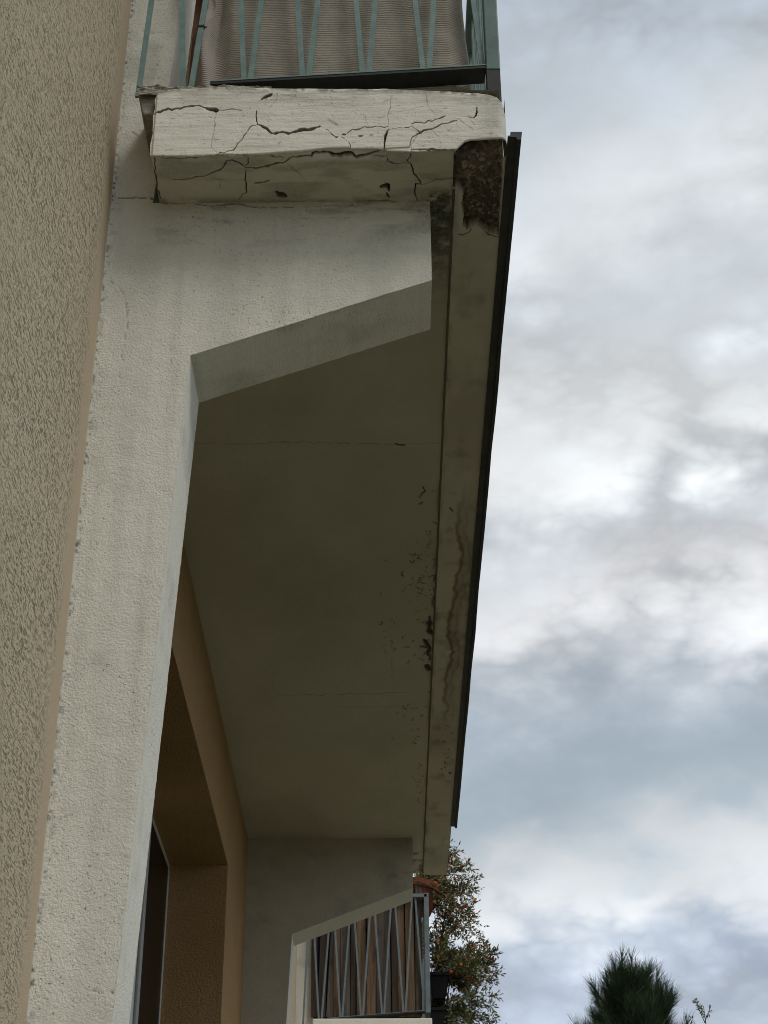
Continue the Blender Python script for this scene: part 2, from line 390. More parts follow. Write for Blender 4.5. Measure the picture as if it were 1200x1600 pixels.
mt, t, b = mat_new('woven_cloth'); M_CLOTH = mt
pos = t.n('ShaderNodeNewGeometry').outputs['Position']
wv = t.n('ShaderNodeTexWave', {'bands_direction': 'Z', 'wave_profile': 'SIN'}, Scale=46.0, Distortion=1.2, Detail=2.0, Detail_Scale=3.0); t.put(wv.inputs['Vector'], pos)
wx = t.n('ShaderNodeTexWave', {'bands_direction': 'X', 'wave_profile': 'SIN'}, Scale=75.0, Distortion=1.5, Detail=2.0); t.put(wx.inputs['Vector'], pos)
cn = t.noise(pos, 9, 6, 0.65)
col = t.mix(t.rng(cn, 0.3, 0.7), (0.27, 0.245, 0.20), (0.36, 0.335, 0.28))
col = t.mix(t.rng(wv.outputs[1], 0.45, 0.85, 0, 0.3), col, (0.15, 0.12, 0.10))
col = t.mix(t.rng(wx.outputs[1], 0.6, 0.95, 0, 0.25), col, (0.33, 0.28, 0.24))
col = t.mix(t.rng(t.noise(pos, 4.2, 4, 0.6), 0.5, 0.7, 0, 0.5), col, (0.20, 0.17, 0.145))
col = t.mix(t.attr('stain'), col, (0.36, 0.30, 0.27))
t.put(b.inputs['Base Color'], col); b.inputs['Roughness'].default_value = 0.95; b.inputs['Specular IOR Level'].default_value = 0.1
bump(t, b, t.math('ADD', wv.outputs[1], t.math('MULTIPLY', t.noise(pos, 300, 2), 0.6)), 0.5, 0.0025)

mt, t, b = mat_new('garden_ground'); M_GROUND = mt
pos = t.n('ShaderNodeNewGeometry').outputs['Position']
g1 = t.noise(pos, 0.25, 5, 0.6); g2 = t.noise(pos, 9, 5, 0.7)
col = t.mix(t.rng(g1, 0.4, 0.6), (0.083, 0.09, 0.045), (0.14, 0.132, 0.095)); col = t.mix(t.rng(g2, 0.3, 0.7, 0, 0.5), col, (0.05, 0.055, 0.03))
t.put(b.inputs['Base Color'], col); b.inputs['Roughness'].default_value = 0.95; bump(t, b, g2, 0.7, 0.03)

# ------------------------------------------------------------------ the setting
g = MB(); g.add([(-900, -900, 0), (900, -900, 0), (900, 900, 0), (-900, 900, 0)], [(0, 1, 2, 3)])
tag(g.build('ground', M_GROUND), kind='structure')

# ------------------------------------------------------------------ the building
XF = -0.733                     # plane of the stucco front
ZS, ZT = 4.60, 4.83             # underside and top of the balcony slab
Y0, Y1, TH = 3.249, 3.432, 0.21 # slab end, face of the first fin wall, fin thickness
Y2, YE = 8.353, 8.92            # second fin wall, far end of the slab
YF0, YF1 = 12.95, 13.13         # the next balcony
DROP = 0.005
ROOF = 8.4
bld = thing('apartment_building', (-3.0, 8.0, 0), 'beige stucco apartment building with white fin walls and a cracked projecting balcony', 'building')

# stucco front, with the balcony door openings left free
DY0, DY1, DZ1 = 4.2, 7.37, 4.125
f = MB()
T_ = 0.27
def wallbox(y0, y1, z0, z1): f.box((XF - T_, y0, z0), (XF, y1, z1))
UY0, UY1 = 4.35, 6.1
WA, WB = Y1 + TH, Y2                                  # the bay under the balcony is painted ochre
wallbox(-4, WA, 0, ROOF); wallbox(WA, UY0, 4.6, ROOF); wallbox(UY0, UY1, 4.6, 4.85); wallbox(UY0, UY1, 7.0, ROOF)
wallbox(UY1, WB, 4.6, ROOF); wallbox(WB, 20, 0, ROOF)
f.build('front_wall', M_STUC, bld)
f = MB()
wallbox(WA, DY0, 0, 4.6); wallbox(DY0, DY1, DZ1, 4.6); wallbox(DY1, WB, 0, 4.6); wallbox(DY0, DY1, 0, 1.7)
f.build('recess_wall', M_OCHRE, bld)['label'] = 'ochre wall round the door under the balcony'
k = MB(); k.box((-7.0, -4, 0), (-6.7, 20, ROOF)); k.box((-6.7, -4, 0), (XF - T_, -3.7, ROOF)); k.box((-6.7, 19.7, 0), (XF - T_, 20, ROOF)); k.build('rear_wall', M_STUC, bld)
k = MB(); k.box((-7.2, -4.2, ROOF), (-0.45, 20.2, ROOF + 0.22)); k.build('roof', M_WING, bld, bevel=0.01)
k = MB(); k.box((-6.7, -3.7, 4.62), (XF - T_ - 0.002, 19.7, 4.8)); k.build('floor_slab', M_ROOM, bld)
k = MB(); k.box((-3.6, -3.7, 0), (-3.5, 19.7, 4.62)); k.box((-3.6, -3.7, 4.8), (-3.5, 19.7, ROOF)); k.build('partition_wall', M_ROOM, bld)

def door(y0, y1, z0, z1, xf, m0, m1):
    """two-leaf glazed balcony door: frame, a wide meeting stile between m0 and m1, two panes, shutter rail, handle"""
    d = MB(); e = 0.022
    d.box((xf - 0.05, y0, z0), (xf, y0 + e, z1 - e)); d.box((xf - 0.05, y1 - e, z0), (xf, y1, z1 - e)); d.box((xf - 0.05, y0, z1 - e), (xf, y1, z1))
    d.box((xf - 0.05, m0, z0 + .08), (xf, m1, z1 - e)); d.box((xf - 0.05, y0 + e, z0), (xf, y1 - e, z0 + 0.08))
    o = d.build('balcony_door', M_WHITE, bld, bevel=0.003)
    for a, b in ((y0 + e, m0), (m1, y1 - e)):
        q = MB(); q.box((xf - 0.014, a, z0 + 0.08), (xf - 0.004, b, z1 - e)); q.build('pane', M_GLASS, o)
    q = MB(); q.box((xf + .001, m1 - .10, z0 + 0.08), (xf + 0.012, m1 - .035, z1 - 0.06)); q.build('shutter_rail', M_GREYF, o, bevel=0.003)
    q = MB(); ym = (m0 + m1) / 2; q.tube([(xf + 0.005, ym, z0 + 1.0), (xf + 0.05, ym, z0 + 1.0), (xf + 0.05, ym + 0.1, z0 + 1.0)], 0.009, 8); q.build('handle', M_BLACK, o)
    return o
door(DY0, DY1, 1.7, DZ1, XF - 0.262, 6.42, 6.68)
door(UY0, UY1, 4.85, 7.0, XF - 0.15, 4.62, 4.9)

def xr(z): return -0.493 - (4.09 - z) * 0.0409          # tapering free edge of the fin wall
def xu(z): return -0.61 + (z - 4.85) * 0.041
ZK = 4.10; XB = 0.118; ZB = 4.335

# --- cracks as they run on the photographed faces (points in photo pixels, half width, strength)
C_FACE = [
 ([(241,176),(258,173),(262,171),(285,170),(297,166),(310,165),(322,168),(332,172)], 1.5, 1), ([(322,168),(330,172),(340,172)], 2.6, 1), ([(340,172),(365,170),(378,173)], .9, .7),
 ([(245,174),(258,172)], 1.4, .9), ([(337,174),(334,205),(331,228),(338,240)], .8, .55), ([(336,242),(362,238),(368,232),(383,214),(391,199),(401,195)], .9, .8),
 ([(400,172),(401,182),(402,195)], 1.1, 1), ([(402,195),(412,199),(424,208),(430,210),(441,207),(452,210),(462,205),(476,203),(490,201),(500,198)], 2.5, 1), ([(402,195),(424,207),(430,210)], 2.0, 1),
 ([(500,198),(510,202),(518,210),(525,215),(535,215),(545,222),(549,232)], 1.0, .8), ([(543,209),(550,203),(576,198),(590,198),(607,199)], .9, .75), ([(576,198),(570,180),(562,178)], .7, .4),
 ([(607,204),(625,201),(642,198),(648,201),(655,207),(663,203),(675,202),(682,199),(690,193),(705,190),(712,188)], 1.3, 1), ([(607,204),(602,214),(600,224)], 1.7, 1),
 ([(607,198),(607,180),(610,170),(611,150)], .7, .6), ([(655,207),(645,216),(640,228)], .9, .8), ([(642,192),(665,191),(685,186),(697,182)], 1.0, .8), ([(608,176),(640,172),(662,166)], .6, .45),
 ([(667,145),(666,165),(675,173),(685,180)], .7, .5), ([(732,182),(740,183),(745,176),(746,167)], 1.1, .9), ([(710,182),(722,191),(733,197),(740,203)], .8, .6), ([(728,180),(736,188),(741,196)], .7, .5),
 ([(745,202),(760,197),(786,197)], .5, .4), ([(675,202),(682,210),(687,214)], .5, .5), ([(642,234),(670,233),(690,234),(713,233)], 1.5, 1), ([(600,224),(600,233)], 1.2, .9),
 ([(434,143),(430,158),(422,168)], .6, .45), ([(410,155),(421,149),(424,146)], 2.4, .75), ([(516,150),(519,165)], .4, .3), ([(512,186),(528,194)], 2.2, .35), ([(560,212),(566,212)], 2.0, .6), ([(536,210),(540,210)], 2.0, .7), ([(577,210),(582,210)], 1.2, .5),
 ([(430,145),(460,150),(480,152)], .8, .35), ([(255,232),(290,236),(292,243)], .5, .4), ([(700,205),(707,200)], .9, .5), ([(590,183),(600,184)], 1.4, .35), ([(693,170),(700,169)], 1.6, .3)]
C_EDGE = [
 ([(250,246),(285,248),(310,245),(338,241),(352,243),(368,246),(390,244),(420,242),(432,245)], 1.1, 1), ([(457,245),(470,245),(488,243),(490,239),(500,238),(514,238),(522,242),(534,242),(545,238),(556,244),(568,243),(580,240),(600,233)], 1.9, 1),
 ([(514,239),(522,243),(534,242),(548,239),(558,246),(572,243),(585,238)], 2.4, 1),
 ([(270,282),(300,278),(322,274),(337,269),(350,262),(355,251),(371,252),(382,260),(388,255),(388,245)], 1.1, 1), ([(383,263),(402,262),(420,259),(440,254),(450,250),(457,245)], 1.4, 1), ([(448,254),(460,266),(470,272)], .7, .6), ([(455,258),(470,272),(482,290)], .5, .4),
 ([(384,266),(384,280),(386,300),(378,304),(374,312)], 1.1, .9), ([(345,283),(344,296)], .7, .6), ([(330,276),(346,282),(362,286)], .4, .4), ([(398,286),(412,284),(421,282)], 1.3, .85), ([(420,245),(432,245),(442,246)], .8, .7),
 ([(643,236),(642,244),(637,252),(645,262),(648,272),(655,283),(657,286),(649,289),(649,302),(652,318)], 1.2, 1), ([(607,247),(606,252),(618,257),(637,255)], .9, .8), ([(657,288),(668,287),(682,281),(697,280),(713,276)], .9, .7), ([(583,244),(606,244)], .8, .7),
 ([(628,285),(655,283)], .4, .3), ([(432,301),(440,303),(446,308)], 3.2, .9), ([(434,306),(442,309)], 2.2, .8), ([(596,292),(606,290),(608,296)], 3.2, .95), ([(604,300),(609,308)], 1.8, .8), ([(600,284),(604,290)], .8, .6),
 ([(241,244),(243,275),(246,295),(252,312)], 1.2, .7), ([(570,312),(605,314),(640,318)], .8, .6), ([(632,318),(652,318)], 1.6, .5)]
C_WING = [
 ([(184,309),(205,309),(225,309),(248,310)], 1.0, .95), ([(248,312),(262,318),(290,316)], 1.0, .7), ([(300,318),(335,322),(350,318),(365,317),(385,321),(420,324),(470,323)], 1.0, .75), ([(340,320),(360,317),(382,320)], 1.6, .8),
 ([(470,323),(545,321),(620,326),(660,327)], .5, .5), ([(430,335),(460,341),(545,340)], .4, .35), ([(205,206),(212,213),(232,216),(241,224)], .7, .6), ([(174,440),(186,448),(197,470),(199,495),(194,540),(185,590)], .6, .45),
 ([(160,1522),(168,1528),(176,1524)], .6, .0), ([(148,860),(150,852),(153,846)], 1.0, .5), ([(140,1546),(158,1551),(163,1549),(177,1550)], .9, .6), ([(158,1336),(185,1335),(202,1340)], .5, .4), ([(147,1376),(160,1386)], .5, .2),
 ([(210,940),(212,960)], .3, .3), ([(300,340),(318,342)], .9, .5), ([(340,347),(360,349)], .8, .4), ([(330,395),(345,394)], .7, .35), ([(222,50),(238,52),(262,51)], .5, .4), ([(266,545),(267,575)], .4, .3)]
C_SOFF = [([(300,692),(380,693),(470,691),(560,693),(640,694),(690,692)], .5, .55), ([(618,694),(630,695)], 1.8, .8), ([(432,1086),(520,1085),(600,1083),(642,1083)], .5, .5), ([(520,1104),(640,1104)], .4, .35), ([(430,1050),(425,1068),(432,1086)], .4, .3),
 ([(656,778),(660,771),(664,768),(662,760)], 1.3, .95), ([(653,789),(661,784)], 1.3, .95), ([(676,814),(683,818)], 1.3, .8), ([(640,700),(650,700)], .3, .3),
 ([(654,876),(658,866)], .8, .7), ([(652,872),(660,874)], 1.0, .8), ([(674,902),(680,899),(677,912)], 1.2, .8), ([(676,920),(681,930),(674,940),(678,948)], 1.6, .9), ([(672,965),(670,985),(676,990)], 3.2, .9), ([(665,975),(674,972)], 2.2, .8), ([(662,1000),(672,1012),(668,1022)], 2.8, .9), ([(655,1010),(674,1012)], 1.4, .8), ([(664,1040),(671,1045)], 3.5, .9), ([(673,1022),(671,1030)], 2.2, .8), ([(610,1000),(614,1004)], 1.0, .7),
 ([(610,1000),(614,1020),(612,1060)], .4, .4), ([(626,1010),(640,1011)], .6, .5), ([(676,1085),(670,1080)], 1.6, .6)]
rs = random.Random(3)
for (cx, cy, sx, sy, n_) in ((655, 925, 14, 22, 22), (664, 990, 10, 45, 34), (612, 1000, 16, 12, 8), (660, 865, 9, 22, 10), (655, 1165, 9, 30, 14), (640, 1115, 7, 8, 6), (672, 900, 5, 60, 16), (655, 1225, 6, 16, 8), (600, 995, 40, 60, 10)):
    for _ in range(n_):
        x_, y_ = rs.gauss(cx, sx), rs.gauss(cy, sy); a_ = rs.uniform(0, 6.28); l_ = rs.uniform(1.5, 6)
        x_ = min(x_, 676)
        C_SOFF.append(([(x_, y_), (x_ + l_ * math.cos(a_), y_ + l_ * math.sin(a_)), (x_ + l_ * 1.6 * math.cos(a_ + .6), y_ + l_ * 1.6 * math.sin(a_ + .6))], rs.uniform(.5, 1.2), rs.uniform(.4, .85)))
for _ in range(26):                                           # flecks of mould on the lip
    x_, y_ = rs.gauss(698, 5), rs.gauss(1165, 30); C_SOFF.append(([(x_, y_), (x_ + rs.uniform(-3, 3), y_ + rs.uniform(-3, 3))], rs.uniform(.6, 1.4), rs.uniform(.4, .8)))
C_LIP = [([(703, 793), (707, 799)], 1.6, .8), ([(716, 850), (720, 870)], .4, .3), ([(697, 1030), (706, 1020), (716, 1016)], .8, .5)] + C_SOFF[-26:]

def fin_wall(yf, full, dz=0.0, name='fin_wall', shade_face=False):
    """white fin wall with the sloping bracket under the slab and its thinner continuation above"""
    w_ = MB(); yb = yf + TH; st = 0.004 if full else 0.03
    zs, zk = ZS - dz, ZK - dz
    zb = lambda x: ZK + (x - xr(ZK)) * (ZB - ZK) / (XB - xr(ZK)) - dz
    wob = (lambda s_, k_: 0.0014 * (fbm(s_ * 40, k_, 0, 6) - .5) * 2) if full else (lambda s_, k_: 0.0 * s_)
    def face(P, lo=False):
        p = P.reshape(-1, 3); px = to_px(p); x, z = p[:, 0], p[:, 2]
        if full:
            cr = line_mask(px, C_WING); d = 0.0012 * (fbm(x * 25, z * 25) - .5) * 2
            gr = 0.35 * sm(fbm(x * 90, z * 60, 3), .58, .72) * sm(0.045 - (x - XF), 0, .045)          # dirt along the stucco corner
            gr = np.maximum(gr, 0.85 * sm(fbm(x * 140, z * 110, 5), .60, .68) * sm(0.016 - (x - XF), 0, .012))
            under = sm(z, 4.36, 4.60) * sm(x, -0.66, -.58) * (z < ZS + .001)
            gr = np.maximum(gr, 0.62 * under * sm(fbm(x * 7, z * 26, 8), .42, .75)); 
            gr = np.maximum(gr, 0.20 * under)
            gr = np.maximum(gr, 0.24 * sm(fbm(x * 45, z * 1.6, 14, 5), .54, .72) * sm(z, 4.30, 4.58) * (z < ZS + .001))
            gr = np.maximum(gr, 0.10 * sm(fbm(x * 30, z * 1.2, 19, 5), .5, .75))
            gr = np.maximum(gr, 0.28 * sm(fbm(x * 9, z * 9, 2), .5, .75) * sm(z, 4.55, 4.7))
            sn = 0.20 * np.exp(-((px[:, 0] - 153) / 14) ** 2 - ((px[:, 1] - 1035) / 16) ** 2) + 0.18 * np.exp(-((px[:, 0] - 222) / 9) ** 2 - ((px[:, 1] - 980) / 20) ** 2)
            sn = sn * (.4 + fbm(x * 60, z * 60)) + 0.10 * sm(fbm(x * 4, z * 2.0, 4), .45, .7)
            q = P.copy(); q.reshape(-1, 3)[:, 1] += -d + 0.006 * cr
            return q, dict(crack=np.clip(cr, 0, 1) * .9, grime=gr, stain=np.clip(sn, 0, 1))
        return P, dict(grime=0.35 * sm(fbm(x * 6, z * 10, yf), .5, .8), crack=0.55 * np.clip(line_mask(px, [([(478,1310),(440,1318),(405,1315)], .6, .5), ([(520,1330),(560,1322),(600,1322)], .5, .4), ([(600,1370),(625,1368),(642,1358)], .7, .7), ([(460,1488),(475,1478),(520,1462),(560,1440),(600,1420),(640,1405)], .5, .7), ([(440,1545),(446,1532)], .4, .4)]), 0, 1))
    def g2(x0f, x1f, z0, z1, nu, nv):
        u = np.linspace(0, 1, nu); zz_ = np.linspace(z0, z1, nv); U, Z = np.meshgrid(u, zz_, indexing='ij')
        X = x0f(Z) + (x1f(Z) - x0f(Z)) * U; return np.stack([X, np.full_like(X, yf), Z], -1)
    A = lambda z: np.full_like(z, XF)
    edge = lambda z: xr(z + dz) + wob(z, 1.0)
    zlo = 2.2 if full else 0.0
    P, at_ = face(g2(A, edge, zlo, zk, int(.25 / st), int((zk - zlo) / st))); w_.grid(P, True, **at_)
    if full: w_.grid(g2(A, lambda z: xr(z), 0.0, zlo, 3, 3), True)
    kx = float(edge(np.array(zk)))
    P, at_ = face(g2(A, lambda z: np.full_like(z, kx), zk, zs, int(.25 / st), int(.5 / st))); w_.grid(P, True, **at_)
    xs = np.linspace(kx, XB, int(.62 / st)); U = np.linspace(0, 1, int(.5 / st)); XX, UU = np.meshgrid(xs, U, indexing='ij')
    zbx = zb(XX) + wob(XX, 5.0) * (XX > kx + .01)
    P, at_ = face(np.stack([XX, np.full_like(XX, yf), zbx + (zs - zbx) * UU], -1)); w_.grid(P, True, **at_)
    P, at_ = face(g2(A, lambda z: xu(z + dz) + wob(z, 2.0), zs, ZT - dz + .05, int(.14 / st), int(.3 / st))); w_.grid(P, True, **at_)
    P, at_ = face(g2(A, lambda z: xu(z + dz) + wob(z, 2.0), ZT - dz + .05, 5.5, int(.14 / st), int(.65 / st))); w_.grid(P, True, **at_)
    w_.grid(g2(A, lambda z: xu(z + dz), 5.5, 7.0, 3, 8), True)
    # free side of the column, underside of the bracket, its end, and the backs
    def strip(xz, flip=False):
        n = len(xz); V = np.linspace(0, 1, 14); P = np.zeros((n, 14, 3)); P[:, :, 0] = xz[:, 0:1]; P[:, :, 2] = xz[:, 1:2]; P[:, :, 1] = yf + TH * V
        p = P.reshape(-1, 3); gr = 0.22 * sm(fbm(p[:, 0] * 8, p[:, 1] * 14, p[:, 2] * 8), .5, .8) if full else 0.0
        w_.grid(P, flip, grime=gr)
    z_ = np.linspace(0, zk, 200 if full else 20); strip(np.stack([np.where(z_ > zlo, edge(z_), xr(z_ + dz)), z_], -1))
    x_ = np.linspace(kx, XB, 160 if full else 12); strip(np.stack([x_, zb(x_) + wob(x_, 5.0) * (x_ > kx + .01)], -1))
    strip(np.array([[XB, ZB - dz], [XB, zs]])); z_ = np.linspace(zs, 7.0, 60); strip(np.stack([xu(z_ + dz) + (wob(z_, 2.0) * (z_ < 5.5)), z_], -1))
    w_.grid(np.array([[[XF, yb, 0], [XF, yb, zs]], [[xr(dz), yb, 0], [kx, yb, zs]]], float)[:, :, :] * 1.0) if False else None
    w_.add([(XF, yb, 0), (xr(dz), yb, 0), (kx, yb, zk), (XB, yb, ZB - dz), (XB, yb, zs), (XF, yb, zs)], [(5, 4, 3, 2, 1, 0)])
    w_.add([(XF, yb, zs), (xu(zs + dz), yb, zs), (xu(7.0 + dz), yb, 7.0), (XF, yb, 7.0)], [(3, 2, 1, 0)])
    w_.add([(XF, yf, 7.0), (xu(7.0 + dz), yf, 7.0), (xu(7.0 + dz), yb, 7.0), (XF, yb, 7.0)], [(0, 1, 2, 3)])
    o = w_.build(name, M_WING, bld, smooth=False, attrs=True)
    me = o.data; me.polygons.foreach_set('use_smooth', np.array([len(p.vertices) == 4 for p in me.polygons]))
    if shade_face:  # upright faces below the slab take the copy with shade in its colour
        me.materials.append(M_FIN_SHADE); me.polygons.foreach_set('material_index', np.array([1 if abs(p.normal.y) > .9 and p.center.z < zs else 0 for p in me.polygons]))
    return o
fin_wall(Y1, True); fin_wall(Y2, False, shade_face=True); fin_wall(YF1, False, DROP)

# --- the cracked slab
def pl_interp(pts, axis_y):
    w3 = np.array([at(u, v, 1, axis_y) for u, v in pts]); return lambda x: np.interp(x, w3[:, 0], w3[:, 2])
zt_f = pl_interp([(241,141),(262,138),(300,136),(345,134),(420,136),(500,137),(600,137),(660,139),(700,141),(740,143),(764,146),(776,150),(784,157),(789,172)], Y0)
zb_f = pl_interp([(240,243),(300,244),(340,242),(362,244),(420,241),(470,238),(505,233),(530,232),(575,232),(600,233),(606,236),(650,237),(700,235),(712,234),(718,228),(726,221),(735,218),(752,217),(765,216),(787,215)], Y0)
XL, XRT = -0.602, 0.315
XG = 0.176                      # drip groove
s = MB()
nx, nz = 920, 240
u = np.linspace(0, 1, nx); v = np.linspace(0, 1, nz); UU, VV = np.meshgrid(u, v, indexing='ij')
XX = XL + (XRT - XL) * UU
top, bot = zt_f(XX), zb_f(XX)
ZZ = bot + (top - bot) * VV
XX = XX + (1 - UU) ** 8 * (0.006 * (fbm(ZZ * 30, 1.0) - .5) * 2 - 0.004 * np.sin((ZZ - 4.6) / .23 * 3.1))
P = np.stack([XX, np.full_like(XX, Y0), ZZ], -1); p = P.reshape(-1, 3); px = to_px(p)
cr = line_mask(px, C_FACE)
dt, db, dl, dr = (top - ZZ).ravel(), (ZZ - bot).ravel(), (XX - XL).ravel(), (XRT - XX).ravel()
rnd = lambda d, r: r * (1 - np.sqrt(np.clip(1 - ((r - np.clip(d, 0, r)) / r) ** 2, 0, 1)))
disp = rnd(dt, .008) * (0.6 + fbm(p[:, 0] * 20, 0)) + rnd(db, .005) + rnd(dl, .005) + rnd(dr, .02)
disp += -0.0022 * (fbm(p[:, 0] * 12, p[:, 2] * 20) - .5) * 2 - 0.0005 * (fbm(p[:, 0] * 18, p[:, 2] * 150, 4) - .5) * 2
below = in_poly(px, [(402,196),(430,211),(500,199),(545,222),(549,233),(420,242),(338,242)]); disp += np.where(below, -0.004, 0)
disp += np.where(in_poly(px, [(607,204),(642,198),(655,207),(640,230),(600,233)]), -0.003, 0)
P = P.copy(); P.reshape(-1, 3)[:, 1] += disp + 0.022 * sm(cr, .5, .95)
gr = 0.75 * sm(dt, .03, .0) * sm(fbm(p[:, 0] * 25, p[:, 2] * 60, 2), .42, .62)
gr = np.maximum(gr, 0.5 * sm(dt, .10, .0) * sm(fbm(p[:, 0] * 8, p[:, 2] * 110, 6, 5), .47, .70))
gr = np.maximum(gr, 0.20 * sm(fbm(p[:, 0] * 6, p[:, 2] * 120, 16, 5), .55, .72))
gr = np.maximum(gr, 0.16 * sm(np.abs(p[:, 0] + .075 + .02 * (fbm(p[:, 2] * 14, 2.0) - .5)), .045, .0) * sm(dt, .16, .02))
gr = np.maximum(gr, 0.5 * sm(fbm(p[:, 0] * 70, p[:, 2] * 150, 21), .73, .79))
gr = np.maximum(gr, 0.22 * sm(fbm(p[:, 0] * 5, p[:, 2] * 5, 9), .55, .8))
gr = np.maximum(gr, 0.30 * sm(p[:, 0], .2, .3) * sm(fbm(p[:, 0] * 20, p[:, 2] * 10, 1), .35, .7))
strk = sm(fbm(p[:, 0] * 14, p[:, 2] * 1.2, 12), .5, .72) * sm(dt, .11, .01)
bare = sm(fbm(p[:, 0] * 60, p[:, 2] * 60, 5), .60, .66) * sm(dt, .022, .004)
gr = np.maximum(gr, 0.0); s.grid(P, True, crack=np.clip(cr, 0, 1), grime=gr, stain=0.22 * strk, bare=bare * .8)

# underside: the projecting end in fine squares, the long soffit behind it
def soffit(y0, y1, x0, x1, nx, ny, lines, first=False, dz=0.0, fine=True):
    XX, YY = np.meshgrid(np.linspace(x0, x1, nx), np.linspace(y0, y1, ny), indexing='ij')
    ZZ = np.full_like(XX, ZS - dz)
    if first: ZZ = ZS + (np.minimum(zb_f(XX), ZS + .03) - ZS) * sm(YY - Y0, .03, 0)
    P = np.stack([XX, YY, ZZ], -1); p = P.reshape(-1, 3)
    if not fine: return P, {}
    px = to_px(p); cr = np.clip(line_mask(px, lines), 0, 1)
    x, y = p[:, 0], p[:, 1]
    P.reshape(-1, 3)[:, 2] += (0.016 if first else 0.004) * sm(cr, .5, .95) - 0.0015 * (fbm(x * 10, y * 10) - .5) * 2
    near = sm(y, 4.0, 3.35)
    gr = 1.0 * near * sm(x, .100, .122) * sm(fbm(x * 45, y * 45, 3), .26, .48) * sm(y, 3.36, 3.42)          # black mould behind the drip groove
    gr = np.maximum(gr, 0.5 * sm(XG - x, .014, 0) * sm(fbm(x * 30, y * 7, 1), .35, .7))
    gr = np.maximum(gr, 0.08 * sm(fbm(x * 3, y * 3, 6), .5, .8))
    gr = np.maximum(gr, 0.8 * sm(y, 8.53, 8.60) * sm(fbm(x * 40, y * 20, 3), .35, .6) * (y > 8.5))
    if first: gr = np.maximum(gr, 0.35 * sm(fbm(x * 8, y * 30, 2), .45, .7)); gr = np.maximum(gr, .5 * sm(y, 3.40, 3.43) * sm(fbm(x * 30, y * 30, 2), .4, .6))
    st = 0.15 * sm(fbm(x * 2, y * 1.1, 9), .45, .7) + .25 * sm(x, -.05, .16) * sm(y, 4.6, 3.8)
    br = .75 * near * sm(x, .104, .118) * sm(fbm(x * 25, y * 25, 11), .34, .5) * sm(y, 3.37, 3.43) * sm(y, 3.80, 3.62)
    return P, dict(crack=cr, grime=gr, stain=np.clip(st, 0, 1), bare=br)
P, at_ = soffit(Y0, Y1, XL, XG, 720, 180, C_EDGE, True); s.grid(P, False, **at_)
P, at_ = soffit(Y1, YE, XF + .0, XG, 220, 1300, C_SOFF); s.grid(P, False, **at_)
# groove, far end, top, left return of the projecting end
s.grid(np.array([[[XG, y, ZS], [XG, y, ZS + .012]] for y in (Y0, YE)], float), False, grime=.5)
s.grid(np.array([[[x, y, ZS + .012] for y in (3.56, YE)] for x in (XG, XG + .008)], float), False, grime=.3)
s.grid(np.array([[[x, YE, z] for z in (ZS, ZT)] for x in (XF, XRT)], float))
s.grid(np.array([[[XL, y, z] for z in (ZS, ZT)] for y in (Y0 + .012, Y1)], float), False)
s.grid(np.array([[[x, y, ZT] for y in (Y1 + TH, YE)] for x in (XF, XRT)], float), True)
s.grid(np.array([[[x, y, ZT + .004] for y in (Y0 + .012, Y1 + TH)] for x in (XL, XRT - .012)], float), True, grime=.5)
s.grid(np.array([[[XRT, y, z] for z in (ZS, ZT - .02)] for y in (Y0 + .02, YE)], float), True)
slab = s.build('balcony_slab', None, bld, smooth=True, attrs=True)
slab['label'] = 'cracked white balcony slab with peeling end face and spalled corner'
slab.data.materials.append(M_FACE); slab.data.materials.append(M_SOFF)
mi = np.zeros(len(slab.data.polygons), np.int32); nf = (nx - 1) * (nz - 1); mi[nf:nf + 719 * 179 + 219 * 1299 + 2] = 1; slab.data.polygons.foreach_set('material_index', mi)

